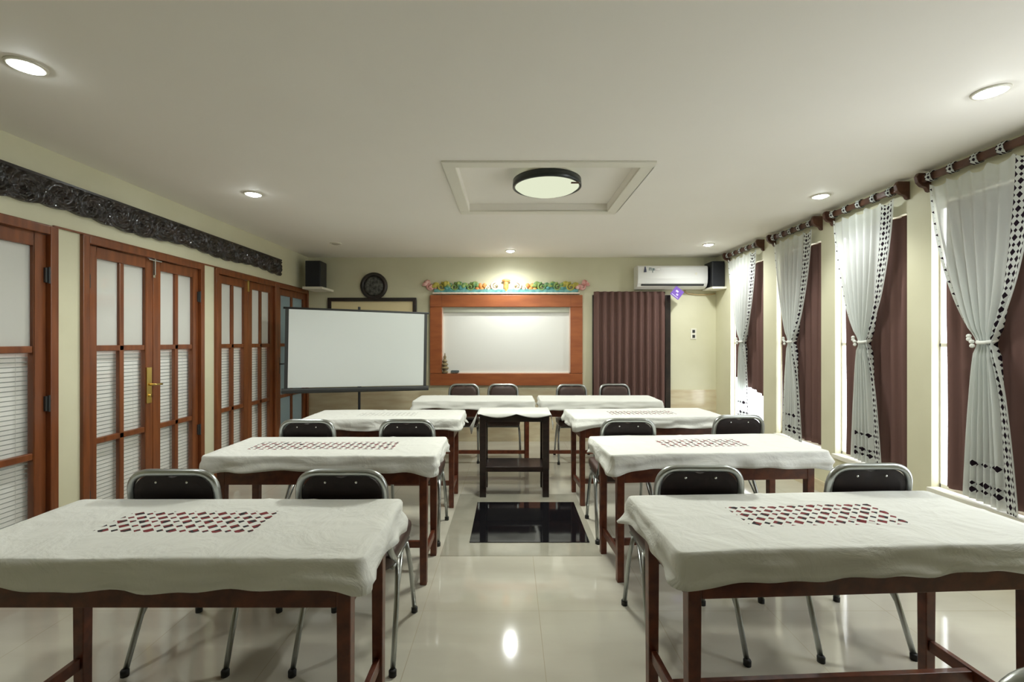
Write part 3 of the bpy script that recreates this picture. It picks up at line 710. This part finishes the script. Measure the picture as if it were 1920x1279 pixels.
for i, (x, y, a, w, cm, patch, sd) in enumerate(TABLES):
    t_ = proto if i == 0 else copy_tree(proto)
    t_.location = (x, y, 0); t_.rotation_euler.z = math.radians(a)
    tag(t_, 'dark red-brown wooden table under a white cloth, '+w, 'table', 'wooden training tables')
    c = make_cloth('tablecloth', sd, cm, patch); c.location = (x, y, 0); c.rotation_euler.z = math.radians(a)
    look = {m_cloth: 'white tablecloth with dark red diamond patch', m_clothf: 'white tablecloth with faint pale patch', m_clothp: 'plain white tablecloth'}[cm]
    tag(c, look+', table '+w, 'tablecloth', 'white tablecloths')

# lectern table
r = empty('lectern_table', (.04, 4.24, 0)); tag(r, 'small near-black wooden stand with a low shelf in the aisle', 'lectern')
lw, ld, pt = .31, .17, .057
for sx in (-1, 1):
    for sy in (-1, 1):
        x, y = sx*(lw-pt/2), sy*(ld-pt/2); box('leg', m_podium, (x-pt/2, x+pt/2, y-pt/2, y+pt/2, 0, .725), r, .003)
box('tabletop', m_podium, (-lw-.005, lw+.005, -ld-.005, ld+.005, .725, TH-.004), r, .003)
for sy in (-1, 1): box('apron', m_podium, (-lw+pt, lw-pt, sy*(ld-.015)-.01, sy*(ld-.015)+.01, .675, .725), r, .002)
for sx in (-1, 1): box('apron', m_podium, (sx*(lw-.015)-.01, sx*(lw-.015)+.01, -ld+pt, ld-pt, .675, .725), r, .002)
box('shelf', m_podium, (-lw+.015, lw-.015, -ld+.012, ld-.012, .225, .27), r, .003)
def lectern_cloth():
    hx, hy = lw+.012, ld+.012; NU = 40; m = MB(); vs = []; fs = []
    # cross direction: left drop, top, right drop ; rows along y, with a scalloped front edge
    prof = []
    for k in range(7): prof.append((-hx-.008-.05*(1-k/6), TH-.19+.19*k/6, 'L'))
    for k in range(NU+1): prof.append((-hx+2*hx*k/NU, TH+.004, 'T'))
    for k in range(1, 8): prof.append((hx+.008+.012*k/7, TH-.15*k/7, 'R'))
    rows = [hy, hy*.5, 0, -hy*.5, -hy, -hy-.007, -hy-.010, -hy-.013]
    for ri, y in enumerate(rows):
        for (x, z, s_) in prof:
            u = (x+hx)/(2*hx); zz = z; yy = y
            if ri >= 5:
                sc = .034*abs(math.sin(PI*2*(u-.02)*.98))+.006 if s_ == 'T' else 0
                if s_ == 'T': zz = z-sc*(ri-4)/3
                else: yy = -hy-.006
            if s_ != 'T': x += (-1 if s_ == 'L' else 1)*.055*(1-max(0, zz-TH+.19)/.19)*(y+hy)/(2*hy)
            zz += .0015*math.sin(x*30+y*20) if s_ == 'T' and ri < 5 else 0
            if s_ != 'T': zz += .010*math.sin(y*22); 
            vs.append((x, yy, zz))
    n = len(prof)
    for ri in range(len(rows)-1):
        for k in range(n-1): fs.append((ri*n+k, ri*n+k+1, (ri+1)*n+k+1, (ri+1)*n+k))
    m.add(vs, fs); o = m.build('tablecloth', m_clothp, None, smooth=True, solid=.002, loc=(.04, 4.24, 0)); return o
tag(lectern_cloth(), 'small white cloth with a scalloped front edge on the near-black lectern stand', 'tablecloth')

# ------------------------------------------------------------------ chairs (face +y in their own frame)
def make_chair():
    r = empty('stacking_chair', (0, 0, 0))
    def yb(z): return -.19-(z-.50)*.145
    # back frame: one bent tube
    pts = [(-.190,-.10,.425), (-.188,yb(.50),.50), (-.176,yb(.855),.855), (.176,yb(.855),.855), (.188,yb(.50),.50), (.190,-.10,.425)]
    a = smoothpath(pts[:2]+[pts[2]], .05); path = smoothpath(pts, .085, 9)
    m = MB(); m.tube(path, .0150, 12); m.build('back_frame', m_chrome, r, smooth=True)
    def panel(y0, y1, hw, z0, z1, rt, rb, notch, edge):
        out = []
        for (cx, cz, rr, a0) in ((hw-rt, z1-rt, rt, 0), (-hw+rt, z1-rt, rt, PI/2), (-hw+rb, z0+rb, rb, PI), (hw-rb, z0+rb, rb, 3*PI/2)):
            for k in range(9): an = a0+PI/2*k/8; out.append((cx+rr*math.cos(an), cz+rr*math.sin(an)))
            if a0 == 0:
                for k in range(1, 14): x = (hw-rt)*(1-2*k/14); out.append((x, z1-notch*math.exp(-(x/.022)**2)))
        n = len(out); vs = []; fs = []; cz = (z0+z1)/2
        prof = [(y0+edge, .0, 0), (y0, edge, 1), (y1, edge, 1), (y1-edge, .0, 0)] if edge else [(y0, 0, 0), (y1, 0, 0)]
        prof = [(y0, .030, 0), (y0+.002, .010, 0), (y0+edge, 0, 0), (y1-edge, 0, 0), (y1-.002, .010, 0), (y1, .030, 0)]
        for (yy, ins, _) in prof:
            for (x, z) in out:
                L_ = math.hypot(x, z-cz); k = 1-ins/L_; zz = cz+(z-cz)*k; vs.append((x*k, yb(zz)+yy, zz))
        for q in range(len(prof)-1):
            for k in range(n): k2 = (k+1) % n; fs.append((q*n+k, q*n+k2, (q+1)*n+k2, (q+1)*n+k))
        fs += [tuple(range(n)), tuple(reversed(range((len(prof)-1)*n, len(prof)*n)))]
        m = MB(); m.add(vs, fs); return m
    bp = panel(-.010, .008, .163, .555, .843, .078, .03, .010, .003).build('back_panel', m_vinylb, r, smooth=False); bp['label'] = 'black panel on the rear of the backrest'
    for s in (-1, 1):
        m = MB(); m.lathe([(.006,0),(.005,.003),(.001,.004)], 12, Matrix.Translation((s*.064, yb(.815)-.010, .815)) @ Matrix.Rotation(PI/2, 4, 'X')); m.build('rivet', m_steel, bp, smooth=True)
    bk = panel(.009, .040, .158, .56, .838, .075, .03, .004, .010).build('backrest', m_vinyl, r, smooth=True); bk['label'] = 'brown vinyl back cushion'
    # seat
    out = roundrect(.205, .205, .06, 7); vs = []; fs = []; n = len(out)
    prof = [(.90, .415), (.96, .422), (.985, .44), (1.0, .465), (.985, .484), (.95, .493), (.80, .498)]
    for k_, z in prof:
        for x, y in out:
            tap = 1-.06*(y < 0)*(-y/.2); vs.append((x*k_*tap, .015+y*k_, z+.05*(y*k_)-.010*(y/.2)**4*(z > .48)))
    for q in range(len(prof)-1):
        for k in range(n): k2 = (k+1) % n; fs.append((q*n+k, q*n+k2, (q+1)*n+k2, (q+1)*n+k))
    fs += [tuple(range(n)), tuple(reversed(range((len(prof)-1)*n, len(prof)*n)))]
    m = MB(); m.add(vs, fs); m.build('seat', m_vinyl, r, smooth=True)
    m = MB()
    for s in (-1, 1): m.tube(smoothpath([(s*.185,-.13,.405), (s*.185,.17,.41)], .02), .010, 8)
    m.tube([(-.185,.14,.405), (.185,.14,.405)], .009, 8); m.tube([(-.185,-.12,.403), (.185,-.12,.403)], .009, 8); m.build('seat_frame', m_chrome, r, smooth=True)
    for s in (-1, 1):
        for top, foot in (((s*.190,-.06,.41), (s*.210,-.225,0)), ((s*.190,.11,.41), (s*.207,.225,0))):
            T_, F_ = Vector(top), Vector(foot); mid = T_.lerp(F_, .3) + Vector((s*.006, .01 if foot[1] > 0 else -.008, 0))
            m = MB(); m.tube(smoothpath([T_, mid, F_+Vector((0, 0, .012))], .08, 6), .0115, 10); lg = m.build('leg', m_chrome, r, smooth=True)
            m = MB(); m.lathe([(.016,0),(.0165,.022),(.0125,.028)], 14, Matrix.Translation(foot)); m.build('rubber_foot', m_rubber, lg, smooth=True)
        m = MB(); m.tube([(s*.190,.03,.405), (s*.200,-.145,.21)], .007, 8); m.build('brace', m_chrome, r, smooth=True)
    return r
CH = [(-1.40, 2.128, 0, 'left one behind the nearest left table'), (-.70, 2.128, 0, 'right one behind the nearest left table'),
      (.815, 2.19, 0, 'left one behind the nearest right table'), (1.56, 2.218, 2, 'right one behind the nearest right table'),
      (-1.38, 3.335, 0, 'left one behind the second-row left table'), (-.70, 3.335, 0, 'right one behind the second-row left table'),
      (.815, 3.365, 0, 'left one behind the second-row right table'), (1.64, 3.52, 3, 'right one behind the second-row right table'),
      (-.57, 5.43, 180, 'leftmost of four facing the camera'), (-.085, 5.42, 180, 'second from left of four facing the camera'),
      (.76, 5.38, 180, 'third from left of four facing the camera'), (1.30, 5.43, 180, 'rightmost of four facing the camera'),
      (.985, .985, 0, 'top corner at the photo bottom right corner')]
ch0 = make_chair()
for i, (x, y, a, w) in enumerate(CH):
    c = ch0 if i == 0 else copy_tree(ch0); c.location = (x, y, 0); c.rotation_euler.z = math.radians(a)
    tag(c, 'metal-framed brown vinyl chair, '+w, 'chair', 'stacking chairs')
